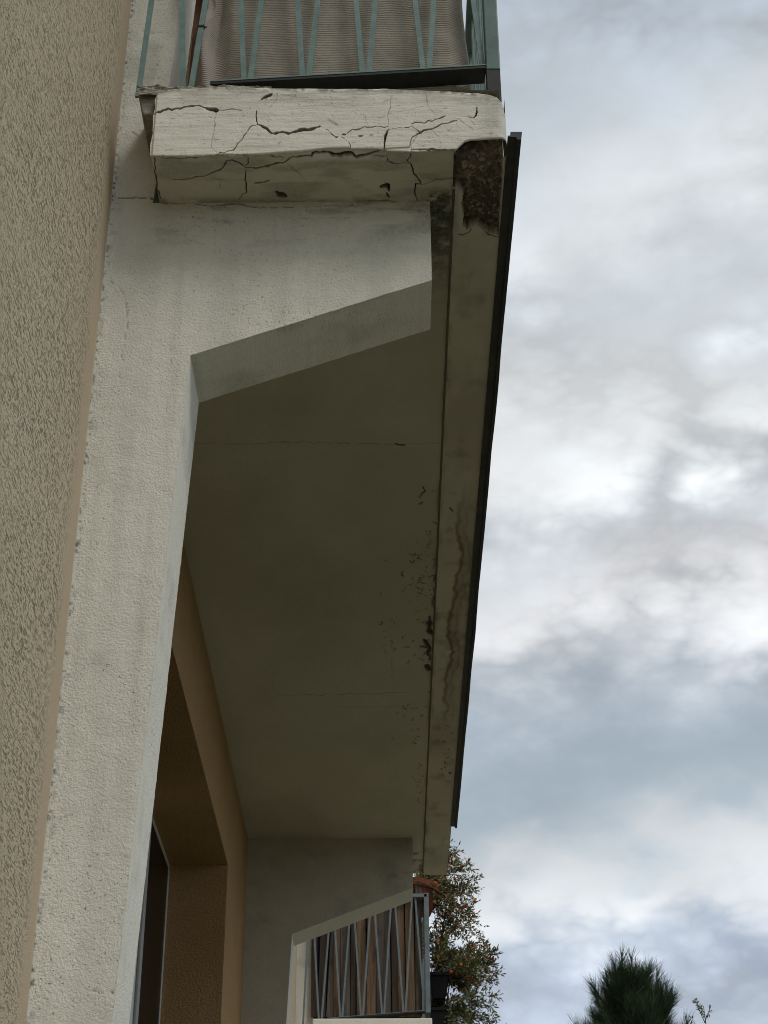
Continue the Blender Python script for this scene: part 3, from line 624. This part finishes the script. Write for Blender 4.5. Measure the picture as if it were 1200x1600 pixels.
# outer lip under the slab edge, broken open at the near end
l = MB(); XA, XO, ZL = XG + .007, 0.312, 4.592
SP = [(704,238),(719,224),(735,216),(790,212),(783,300),(781,367),(768,365),(757,359),(746,352),(738,354),(730,360),(724,352),(723,322),(725,300),(716,292),(704,284)]
peb = [(RNG.uniform(XA, XO), RNG.uniform(Y0, 3.62), RNG.uniform(.002, .0075)) for _ in range(620)]
def lip(y0, y1, nx, ny, broken):
    XX, YY = np.meshgrid(np.linspace(XA, XO, nx), np.linspace(y0, y1, ny), indexing='ij')
    P = np.stack([XX, YY, np.full_like(XX, ZL)], -1); p = P.reshape(-1, 3); px = to_px(p); x, y = p[:, 0], p[:, 1]
    j = px + 8.0 * np.stack([fbm(x * 75, y * 60, 1, 5) - .5, fbm(x * 75, y * 60, 7, 5) - .5], -1)
    cr = np.clip(line_mask(px, C_LIP + [([(714,366),(722,368),(730,363),(738,358)], 1.0, .9), ([(757,362),(768,368),(781,371)], 1.0, .9)]), 0, 1)
    st = np.zeros(len(p)); bare = np.zeros(len(p)); dz = -0.0012 * (fbm(x * 12, y * 9) - .5) * 2 + .004 * cr
    sa = (x - XA) / (XO - XA)
    wob = .62 + .55 * (fbm(y * 5, 2.0) - .5) - .20 * sm(y, 5.0, 6.6) + .2 * sm(y, 6.4, 7.6)
    win = sm(y, 4.7, 5.3) * sm(y, 7.4, 6.3)
    d_ = sa - wob + .16 * (fbm(x * 30, y * 18) - .5)
    st = np.maximum(st, win * (.75 * np.exp(-(d_ / .05) ** 2) + .38 * sm(d_, 0, .05) * sm(d_, .5, .2)))
    d2 = sa - wob - .22 + .2 * (fbm(x * 25, y * 22, 5) - .5); st = np.maximum(st, .6 * win * np.exp(-(d2 / .05) ** 2))
    st = np.maximum(st, .25 * sm(fbm(x * 4, y * 1.4, 3), .5, .75))
    gr = .35 * sm(fbm(x * 18, y * 12, 4), .55, .8) + .4 * sm(sa, .12, .0) * sm(fbm(x * 30, y * 9), .35, .65) + .3 * win * sm(sa, .8, 1.)
    if broken:
        k = in_poly(j, SP).astype(float); bare = k
        rec = .028 + .036 * sm(y, 3.33, Y0) + .006 * fbm(x * 30, y * 30)
        ag = np.zeros(len(p))
        for (a, b_, r_) in peb:
            d2_ = (x - a) ** 2 + (y - b_) ** 2; ii = d2_ < r_ * r_; ag[ii] = np.maximum(ag[ii], np.sqrt(r_ * r_ - d2_[ii]))
        cav = .09 * np.exp(-((px[:, 0] - 757) / 9) ** 2 - ((px[:, 1] - 240) / 12) ** 2) + .07 * np.exp(-((px[:, 0] - 730) / 16) ** 2 - ((px[:, 1] - 252) / 4) ** 2)
        dz = dz + k * (rec - ag * .9 + cav); gr = np.where(k > 0, .35 * sm(fbm(x * 30, y * 30, 2), .45, .65), gr)
        cr = np.where(k > 0, 0, cr)
    P.reshape(-1, 3)[:, 2] += dz
    return P, dict(crack=cr, stain=np.clip(st, 0, 1), grime=np.clip(gr, 0, 1), bare=bare)
P, at_ = lip(Y0 + .004, 3.7, 74, 240, True); l.grid(P, False, **at_)
P, at_ = lip(3.7, YE, 46, 900, False); l.grid(P, False, **at_)
l.grid(np.array([[[XA, y, z] for z in (ZL, ZS + .03)] for y in np.linspace(3.55, YE, 40)], float), True, grime=.25)
l.grid(np.array([[[XO, y, z] for z in (ZL, ZS + .03)] for y in np.linspace(3.55, YE, 40)], float), False)
l.grid(np.array([[[x, YE, z] for z in (ZL, ZS + .03)] for x in (XA, XO)], float))
lp = l.build('edge_lip', M_LIP, slab, smooth=True, attrs=True); lp['label'] = 'stained slab edge with exposed aggregate where the render broke off'

# broken notch left of the slab end and the mortar bed on top of it
n_ = MB(); q = [at(u_, v_, 1, Y0 + .018) for u_, v_ in ((213, 131), (247, 136), (243, 179), (223, 179), (217, 152))]
poly = [(a[0], a[2]) for a in q]
n_.prism(poly[::-1], Y0 + .018, Y1 - .001); n_.build('broken_concrete', M_SUBST, slab, bevel=.004)
n_ = MB(); XX, VV = np.meshgrid(np.linspace(-.655, -.30, 160), np.linspace(0, 1, 10), indexing='ij')
zt2 = ZT + .012 + .012 * fbm(XX * 60, 3.0) * sm(XX, -.28, -.42); pr = .012 * (fbm(XX * 50, VV * 6, 2) - .3)
n_.grid(np.stack([XX, Y0 + .006 - pr + .0 * VV, ZT - .012 + (zt2 - ZT + .012) * VV], -1), True)
n_.grid(np.stack([XX, Y0 + .006 - pr[:, -1:] + .12 * VV, zt2], -1), True)
n_.build('mortar_bed', M_LEDGE, slab)

# dark metal drip strip along the outer edge
d = MB()
pr = [(.3165, 4.602), (.3165, 4.5895), (.309, 4.5895), (.309, 4.586), (.330, 4.584), (.332, 4.576), (.342, 4.576), (.345, 4.602)]
ys = np.linspace(3.172, 8.15, 90)
P = np.array([[(x + (.0025 * (fbm(y * 3, 1.0) - .5) * 2 if i > 4 else 0), y, z + .003 * (fbm(y * 2.2, 4.0) - .5) * 2) for y in ys] for i, (x, z) in enumerate(pr + [pr[0]])])
d.grid(P, True); d.add(P[:8, 0], [tuple(range(8))]); d.add(P[:8, -1], [tuple(range(7, -1, -1))])
d.build('drip_strip', M_ZINC, slab)

# the next balcony along the front
b2 = MB(); b2.box((XF + .14, YF0, ZS - DROP), (XRT, 18.0, ZT - DROP)); b2.box((XF + .002, YF1 + TH, ZS - DROP + .001), (XF + .14, 18.0, ZT - DROP - .001))
b2.build('balcony_slab', M_FACE, bld, bevel=.008)['label'] = 'pale slab of the farther balcony'

# ------------------------------------------------------------------ railings: flat steel bars in V pairs
YR = 3.315
rail = thing('balcony_railing', (-0.2, YR, ZT), 'teal zigzag bar railing above the cracked slab, hung with brown cloth', 'railing', 'zigzag steel balcony railings')
ZR0, ZR1 = 4.908, 5.85
tilt = lambda x: 0.055 * np.clip((x + .46) / .74, 0, 1)
def bar(p, q, wx=.0145, wy=.007, mat=M_TEAL, name='bar', par=None):
    m_ = MB(); m_.bar(p, q, wx, wy); return m_.build(name, mat, par or rail)
bar((-.664, YR, 4.87), (-.630, YR, 5.87))
cen = [-.5335, -.3725, -.2145, -.0525, .1115, .2735]
for i, c in enumerate(cen):
    zb_ = 4.86 if i == 0 else ZR0 + tilt(c) + .006
    for sgn in (-1, 1):
        if i == 5 and sgn == 1: continue
        hb = .008; o = bar((c + sgn * hb, YR, zb_), (c + sgn * (hb + .063 * (ZR1 - zb_) / .93), YR, ZR1))
        if i == 0 and sgn == 1:
            k = MB(); zt_ = 5.13; xk = c + sgn * (hb + .063 * (zt_ - zb_) / .93)
            k.box((xk - .0095, YR - .0065, zt_), (xk + .0095, YR + .0065, zt_ + .005)); k.box((xk + .0095, YR - .003, zt_ - .002), (xk + .016, YR - .001, zt_ + .002)); k.build('cable_tie', M_BLACK, o)
k = MB(); k.add([(x, y, ZR0 + tilt(x) + dz_) for x in (-.47, .2735) for y in (YR - .018, YR + .018) for dz_ in (0, .004)], [(0, 1, 3, 2), (4, 6, 7, 5), (0, 4, 5, 1), (2, 3, 7, 6), (1, 5, 7, 3), (0, 2, 6, 4)])
br_ = k.build('bottom_rail', M_TEAL, rail)
k = MB(); k.add([(x, y, ZR0 + tilt(x) + dz_) for x in (-.47, .272) for y in (YR - .0165, YR + .042) for dz_ in (-.009, -.0005)], [(0, 1, 3, 2), (4, 6, 7, 5), (0, 4, 5, 1), (2, 3, 7, 6), (1, 5, 7, 3), (0, 2, 6, 4)])
k.build('underside_shade', M_BLACK, br_)  # shaded underside of the rail drawn as an added black strip
k = MB(); k.box((-.70, YR - .02, ZR1), (.30, YR + .02, ZR1 + .03)); k.build('top_rail', M_TEAL, rail, bevel=.004)
k = MB(); k.box((.2735, YR - .02, 4.945), (.3115, YR + .018, 5.885)); po = k.build('post', M_TEALD, rail, bevel=.003)
k = MB(); k.box((.2745, YR - .018, 4.83), (.3105, YR + .016, 4.945)); k.build('foot', M_BLACK, po)  # lower part of the post, its shading painted as black
k = MB(); k.lathe([(.0001, 0), (.005, 0), (.005, .004), (.0001, .005)], (0, 0, 0), 8)
bolt = k.build('bolt', M_BLACK, po); bolt.rotation_euler = (R(90), 0, 0); bolt.location = (.281 + .2, -.0205, 5.155 - ZT)
# the run along the street side
k = MB(); k.box((.275, YR + .02, ZR0 + .03), (.305, 8.80, ZR0 + .036)); k.build('bottom_rail', M_TEAL, rail)
k = MB(); k.box((.27, YR + .021, ZR1), (.31, 8.80, ZR1 + .03)); k.build('top_rail', M_TEAL, rail, bevel=.004)
pb = []
for i in range(34):
    yc_ = YR + .10 + i * .159
    for sgn in (-1, 1):
        if i == 0 or sgn and not pb or len(pb) < 2:
            m_ = MB(); m_.bar((.29, yc_ + sgn * .008, ZR0 + .036), (.29, yc_ + sgn * .07, ZR1), .007, .0145); pb.append(m_.build('bar', M_TEAL, rail))
        else:
            o = pb[0 if sgn < 0 else 1].copy(); COL.objects.link(o); o.location.y += i * .159
bar((.29, 8.80, 4.83), (.29, 8.80, 5.88), .038, .038, M_TEALD, 'post')

rail2 = copy_tree(rail); rail2.location = (-0.2 - .005, YR + 9.73, ZT - .062)
rail2['label'] = 'blue-grey zigzag bar railing of the farther balcony, backed by wooden planks'
for ch in list(rail2.children):
    ch.material_slots[0].link = 'OBJECT'; ch.material_slots[0].material = M_TEALF
    for g_ in list(ch.children):
        if g_.name.startswith('cable_tie'): bpy.data.objects.remove(g_)

# cloth hung inside the near railing, wrapped round its corner
path = [(-.536, 3.40), (-.528, 3.375), (-.505, 3.36), (-.47, 3.375), (-.43, 3.36), (-.2, 3.356), (.0, 3.36), (.18, 3.358), (.232, 3.372), (.246, 3.43), (.251, 3.6), (.251, 4.0), (.252, 4.6)]
pp = np.array(path); sl = np.concatenate([[0], np.cumsum(np.linalg.norm(np.diff(pp, axis=0), axis=1))])
S_, Z_ = np.meshgrid(np.linspace(0, sl[-1], 420), np.linspace(0, 1, 150), indexing='ij')
X_ = np.interp(S_, sl, pp[:, 0]); Yc = np.interp(S_, sl, pp[:, 1])
zlow = 4.872 + .02 * fbm(S_ * 5, 1.0) + .012 * sm(S_, .0, .12); zz2 = zlow + (5.80 - zlow) * Z_
left = np.exp(-((S_ - .03) / .06) ** 2)
X_ = X_ + left * (.030 * np.sin((zz2 - 5.16) * 14) * sm(zz2, 5.0, 5.3)) - .010 * (1 - np.clip(S_ / .1, 0, 1)) * 0
X_ = X_ - sm(S_, .70, .82) * sm(zz2, 4.95, 5.35) * .022
Yc = Yc + .004 * np.sin(X_ * 11 + zz2 * 2.0) * sm(zz2, 4.9, 5.3) + .008 * (fbm(X_ * 9, zz2 * 7) - .5) * 2 + .02 * left * np.sin(zz2 * 9 + X_ * 70)
Yc = np.maximum(Yc, YR + .012)
c = MB(); st = left * sm(fbm(X_ * 30, zz2 * 9, 2), .35, .6)
c.grid(np.stack([X_, Yc, zz2], -1), True, stain=np.clip(st * .8, 0, 1))
cl_ = c.build('cloth_screen', M_CLOTH, None, smooth=True, attrs=True)
tag(cl_, 'faded brown ribbed cloth hung behind the teal railing at the top', 'cloth')
k = MB(); k.add([(-.548, 3.395, 4.84), (-.522, 3.395, 4.84), (-.522, 3.415, 4.84), (-.548, 3.415, 4.84), (-.538, 3.42, 5.75), (-.512, 3.42, 5.75), (-.512, 3.44, 5.75), (-.538, 3.44, 5.75)],
                [(0, 3, 2, 1), (4, 5, 6, 7), (0, 1, 5, 4), (1, 2, 6, 5), (2, 3, 7, 6), (3, 0, 4, 7)])
tag(k.build('wooden_post', M_RUST, None, bevel=.002), 'thin reddish brown wooden post beside the left edge of the brown cloth', 'post')

# planks behind the farther railing
YP = YR + 9.73 + .03
scr = thing('plank_screen', (-.2, YP, ZT - DROP), 'screen of weathered brown and grey planks behind the farther railing', 'wood screen')
xp = -.612; ws = [.050, .062, .058, .052, .078, .040, .074, .078, .052, .064, .048, .060, .070, .055]
mats = [M_WOODD, M_WOODD, M_WOODG, M_WOODB, M_WOODG, M_WOODD, M_WOODB, M_WOODB, M_WOODG, M_WOODG, M_WOODD, M_WOODB, M_WOODB, M_WOODG]
for i, (wd, mm) in enumerate(zip(ws, mats)):
    k = MB(); sl_ = rs.uniform(-.012, .012) + (.035 if i in (1, 2) else 0); y_ = YP + rs.uniform(0, .014); x0, x1 = xp, xp + wd - .004
    zt_ = ZT - DROP + 1.10 - rs.uniform(0, .06)
    k.add([(x0, y_, ZT - DROP + .045), (x1, y_, ZT - DROP + .045), (x1, y_ + .018, ZT - DROP + .045), (x0, y_ + .018, ZT - DROP + .045), (x0 + sl_, y_ + .002 * (i % 3), zt_), (x1 + sl_, y_ + .002 * (i % 3), zt_), (x1 + sl_, y_ + .022, zt_), (x0 + sl_, y_ + .022, zt_)],
          [(0, 3, 2, 1), (4, 5, 6, 7), (0, 1, 5, 4), (1, 2, 6, 5), (2, 3, 7, 6), (3, 0, 4, 7)])
    k.build('plank', mm, scr); xp += wd + (.006 if i % 4 == 1 else .0)
for zc_ in (.25, .75): k = MB(); k.box((-.60, YP + .05, ZT - DROP + zc_), (.235, YP + .075, ZT - DROP + zc_ + .08)); k.build('crosspiece', M_WOODD, scr)
k = MB(); k.box((-.60, YP + .080, ZT - DROP + .04), (.235, YP + .084, ZT - DROP + 1.04)); k.build('gap_shade_sheet', M_BLACK, scr)  # added black sheet giving the gaps between planks their shade

# ------------------------------------------------------------------ pots, planters and their plants
YQ = 13.22
pc = at(653, 1402, 1, YQ)
pot = thing('terracotta_pot', (pc[0] + .0, YQ, pc[2] - .13), 'terracotta pot leaning outward at the top of the farther railing', 'pot')
k = MB(); k.lathe([(.001, 0), (.10, 0), (.135, .18), (.155, .182), (.160, .24), (.142, .24), (.132, .205), (.001, .203)], pot.location, 28)
k.build('body', M_TERRA, pot, smooth=False)
k = MB(); k.lathe([(.001, .215), (.134, .211)], pot.location, 20); k.build('soil', M_SOIL, pot)
pot.rotation_euler = (0, R(13), 0)

def planter(c0, wx, wy, h, label, mat):
    t_ = thing('window_box', c0, label, 'planter', 'black window boxes on the farther railing')
    x, y, z = c0; k = MB(); tw = .022; o = []
    for (zz_, e_) in ((0, -tw), (h * .86, 0), (h * .86, .008), (h, .008)):
        o += [(x - wx / 2 - e_, y - e_, z + zz_), (x + wx / 2 + e_, y - e_, z + zz_), (x + wx / 2 + e_, y + wy + e_, z + zz_), (x - wx / 2 - e_, y + wy + e_, z + zz_)]
    k.add(o, [(3, 2, 1, 0)] + [(i * 4 + j, i * 4 + (j + 1) % 4, (i + 1) * 4 + (j + 1) % 4, (i + 1) * 4 + j) for i in range(3) for j in range(4)])
    k.build('body', mat, t_, bevel=.004)
    k = MB(); k.box((x - wx / 2 + .006, y + .006, z + h * .86), (x + wx / 2 - .006, y + wy - .006, z + h * .93)); k.build('soil', M_SOIL, t_)
    k = MB()
    for yy in (.04, wy - .06): k.tube([(x - wx / 2 - .02, y + yy, z + h + .01), (x - wx / 2 - .012, y + yy, z - .012), (x + wx / 2 - .01, y + yy, z - .014), (x + wx / 2 + .018, y + yy, z + h * .8)], .006, 6)
    k.build('bracket', M_PLAST2, t_); return t_
pa = at(686, 1560, 1, 13.12); pb_ = at(684, 1602, 1, 13.14)
boxA = planter((pa[0], 13.10, pa[2]), .145, .62, .20, 'upper black window box on the farther railing, with orange flowers', M_PLAST)
boxB = planter((pb_[0], 13.16, pb_[2] - .03), .125, .62, .17, 'lower black window box below the flower box', M_PLAST2)

def leaf(mb, p, d, ln, wd, up=None):
    d = d / (np.linalg.norm(d) + 1e-9); a = np.cross(d, RNG.normal(size=3)); a /= np.linalg.norm(a) + 1e-9; nrm = np.cross(a, d)
    mb.add([p, p + d * ln * .5 + a * wd / 2 + nrm * ln * .06, p + d * ln, p + d * ln * .5 - a * wd / 2 + nrm * ln * .06], [(0, 1, 2, 3)])
def blossom(mb, p, r):
    ax = RNG.normal(size=3); ax /= np.linalg.norm(ax); a = np.cross(ax, (0, 0, 1.1)); a /= np.linalg.norm(a) + 1e-9; b_ = np.cross(ax, a); v = [p - ax * r * .35]; f_ = []
    for k_ in range(6):
        th = k_ * math.pi / 3; e_ = a * math.cos(th) + b_ * math.sin(th); v.append(p + e_ * r + ax * r * .25 * (k_ % 2)); v.append(p + e_ * r * .45 + ax * r * .5)
    for k_ in range(6):
        i, j = 1 + 2 * k_, 1 + 2 * ((k_ + 1) % 6); f_ += [(0, i, j), (i, i + 1, j + 1, j)]
    f_.append(tuple(2 + 2 * k_ for k_ in range(6))); mb.add(v, f_)
def shrub(name, base, tips, label, nleaf, nflow, dry=.2, lf=(.032, .010), spread=.06):
    """woody stems from the soil to the given tips, side shoots with narrow leaves, blossoms near the ends"""
    t_ = thing(name, base, label, 'plant', 'flowering plants hanging from the farther balcony'); st, lv, dl_, fl = MB(), MB(), MB(), MB(); base = np.array(base)
    for tip in tips:
        tip = np.array(tip); b0 = base + RNG.normal(size=3) * (.03, .10, .0); mid = (b0 + tip) / 2 + RNG.normal(size=3) * .035 + (0, 0, .05)
        tt = np.linspace(0, 1, 9)[:, None]; cv = (1 - tt) ** 2 * b0 + 2 * tt * (1 - tt) * mid + tt ** 2 * tip
        st.tube(cv, np.linspace(.0042, .0012, 9), 4, False)
        for k_ in range(nleaf):
            q_ = RNG.uniform(.12, 1) ** .8; i = min(int(q_ * 8), 7); p0 = cv[i] + (cv[i + 1] - cv[i]) * (q_ * 8 - i); dirn = (cv[i + 1] - cv[i]); dirn = dirn / (np.linalg.norm(dirn) + 1e-9)
            sd = RNG.normal(size=3) * .8 + dirn * .9 + (.1, 0, .15); sd /= np.linalg.norm(sd); L_ = RNG.uniform(.2, 1) * spread
            p1 = p0 + sd * L_
            if L_ > .02: st.tube([p0, p1], (.0012, .0007), 3, False)
            for _ in range(2):
                dd = sd + RNG.normal(size=3) * .55; tgt = dl_ if RNG.random() < dry else lv
                leaf(tgt, p1 - sd * RNG.uniform(0, .5) * L_, dd, lf[0] * RNG.uniform(.6, 1.25), lf[1] * RNG.uniform(.7, 1.2))
            if RNG.random() < nflow: blossom(fl, p1 + sd * .01, RNG.uniform(.010, .020))
    for nm, mb_, mm in (('stems', st, M_STEM), ('leaves', lv, M_LEAF), ('dry_leaves', dl_, M_LEAFR), ('flowers', fl, M_FLOWER)):
        if mb_.n: o = mb_.build(nm, mm, t_); o['kind'] = 'stuff'
    return t_
def tips(lst, y0=13.05, y1=13.6): return [at(u_ + rs.uniform(-3, 3), v_ + rs.uniform(-3, 3), 1, rs.uniform(y0, y1)) for u_, v_ in lst]
shrub('potted_shrub', (pc[0] + .01, YQ, pc[2] + .08), tips([(702,1318),(712,1330),(720,1345),(735,1358),(742,1372),(745,1395),(728,1352),(715,1360),(705,1345),(725,1380),(738,1410),(742,1432),(745,1450),(720,1400),(705,1395),(730,1425),(715,1425),(700,1410),(700,1380),(728,1395),(735,1385),(678,1370),(667,1368),(660,1372),(690,1362),(735,1445),(742,1462),(725,1455),(715,1445),(752,1472),(705,1450),(730,1470)]),
      'sparse shrub with dry orange tips growing from the terracotta pot', 60, .03, .36, lf=(.044, .0135), spread=.075)
shrub('flowering_plant', (pa[0] + .0, 13.3, pa[2] + .19), tips([(700,1440),(690,1440),(680,1445),(672,1460),(712,1450),(700,1470),(690,1475),(678,1480),(688,1500),(735,1480),(748,1475),(760,1480),(768,1488),(778,1492),(775,1510),(778,1522),(770,1532),(760,1538),(745,1540),(730,1545),(720,1540),(755,1500),(740,1505),(725,1500),(735,1520),(715,1520),(765,1508),(750,1522),(712,1500),(722,1485),(705,1488)]),
      'bushy plant with orange flowers leaning out of the upper window box', 72, .05, .28, lf=(.045, .0145), spread=.075)
shrub('trailing_plant', (pb_[0] + .02, 13.35, pb_[2] + .13), tips([(735,1552),(750,1560),(770,1555),(772,1575),(775,1600),(782,1615),(765,1625),(745,1620),(730,1600),(720,1625),(710,1600),(700,1625),(690,1610),(760,1595),(740,1585),(722,1575),(752,1640),(715,1640),(735,1640)]),
      'green trailing plant below the orange flowers at the bottom of the photo', 60, .012, .12, lf=(.044, .0135), spread=.08)

# ------------------------------------------------------------------ trees
def pine(c, ztop, label):
    t_ = thing('pine_tree', (c[0], c[1], 0), label, 'tree'); x0, y0 = c; tr = MB(); tr.tube([(x0, y0, 0), (x0 + .02, y0, 2), (x0, y0, 4), (x0 - .02, y0, ztop - .12)], (.10, .075, .035, .012), 8); tr.build('trunk', M_BARK, t_)
    br, nd = MB(), MB(); shoots = []
    def shoot(p, d, ln):
        shoots.append((np.array(p), np.array(d) / np.linalg.norm(d), ln))
    shoot((x0 - .10, y0, ztop - .16), (-.15, 0, 1), .10); shoot((x0 - .05, y0, ztop - .13), (.02, .1, 1), .12); shoot((x0 + .01, y0 - .03, ztop - .15), (.1, -.1, 1), .10); shoot((x0 + .13, y0, ztop - .22), (.1, .1, 1), .11); shoot((x0 + .19, y0 - .05, ztop - .26), (.25, 0, 1), .1)
    z = ztop - .20
    while z > 1.0:
        h_ = ztop - z; r_ = min(.385 * (h_ / .62) ** .72, 1.15); n_b = 9 if z > 4 else 8
        for k_ in range(n_b):
            th = RNG.uniform(0, 2 * math.pi); L_ = r_ * RNG.uniform(.55, .95); p0 = np.array((x0, y0, z - .12)); d_ = np.array((math.cos(th), math.sin(th), .35)); tip = p0 + d_ * L_; tip[2] += .10 * L_
            br.tube([p0, (p0 + tip) / 2 + (0, 0, -.03), tip], (.012, .008, .004), 4, False)
            for f_ in ((.45, .7, .9, 1.0) if z > 4.0 else (.5, .75, 1.0)):
                q_ = p0 + (tip - p0) * f_ + RNG.normal(size=3) * .04; shoot(q_, d_ * .55 + (0, 0, 1.0) + RNG.normal(size=3) * .18, RNG.uniform(.07, .12))
        z -= .085 if z > 4.2 else .16
    for p, d_, ln in shoots:
        br.tube([p - d_ * .05, p + d_ * ln], (.005, .003), 3, False)
        n_n = 95 if p[2] > 4.2 else 60
        a = np.cross(d_, (.3, .8, .1)); a /= np.linalg.norm(a); b_ = np.cross(d_, a)
        for _ in range(n_n):
            th = RNG.uniform(0, 6.283); s_ = RNG.uniform(-.04, ln); op = RNG.uniform(.35, .95) * (1.1 - .5 * max(s_, 0) / ln); e_ = (a * math.cos(th) + b_ * math.sin(th)); dd = d_ * math.cos(op) + e_ * math.sin(op); dd[2] += .12
            q_ = p + d_ * s_; L_ = RNG.uniform(.075, .125); sd = np.cross(dd, RNG.normal(size=3)); sd /= np.linalg.norm(sd) + 1e-9; sd *= .0017
            nd.add([q_ - sd, q_ + sd, q_ + dd * L_ + sd * .3, q_ + dd * L_ - sd * .3], [(0, 1, 2, 3)])
    o = br.build('branches', M_BARK, t_); o['kind'] = 'stuff'; o = nd.build('needles', M_NEEDLE, t_); o['kind'] = 'stuff'
pine((at(980, 1480, 1, 13.0)[0], 13.0), at(985, 1490, 1, 13.0)[2], 'dark green pine with upright needle tufts standing in the lower right')

def slender(c, ztop, label):
    t_ = thing('young_tree', (c[0], c[1], 0), label, 'tree'); x0, y0 = c; tr = MB(); tr.tube([(x0 + .03, y0, 0), (x0, y0, 2), (x0 + .05, y0, 4), (x0, y0, ztop)], (.05, .035, .015, .003), 6); tr.build('trunk', M_STEM, t_)
    br, lv = MB(), MB()
    for _ in range(70):
        z = RNG.uniform(1.5, ztop - .02); th = RNG.uniform(0, 6.28); L_ = min(.1 + .5 * (ztop - z) ** .7, .8) * RNG.uniform(.5, 1); p0 = np.array((x0, y0, z)); p1 = p0 + np.array((math.cos(th) * .55, math.sin(th) * .55, .8)) * L_
        br.tube([p0, p1], (.005, .0015), 3, False)
        for _ in range(14):
            q_ = p0 + (p1 - p0) * RNG.uniform(.25, 1); leaf(lv, q_, RNG.normal(size=3) + (0, 0, .5), RNG.uniform(.02, .045), .014)
    o = br.build('branches', M_STEM, t_); o['kind'] = 'stuff'; o = lv.build('leaves', M_BIRCH, t_); o['kind'] = 'stuff'
slender((at(1100, 1580, 1, 15.0)[0], 15.0), at(1100, 1572, 1, 15.0)[2], 'tip of a thin pale-leaved young tree right of the pine')
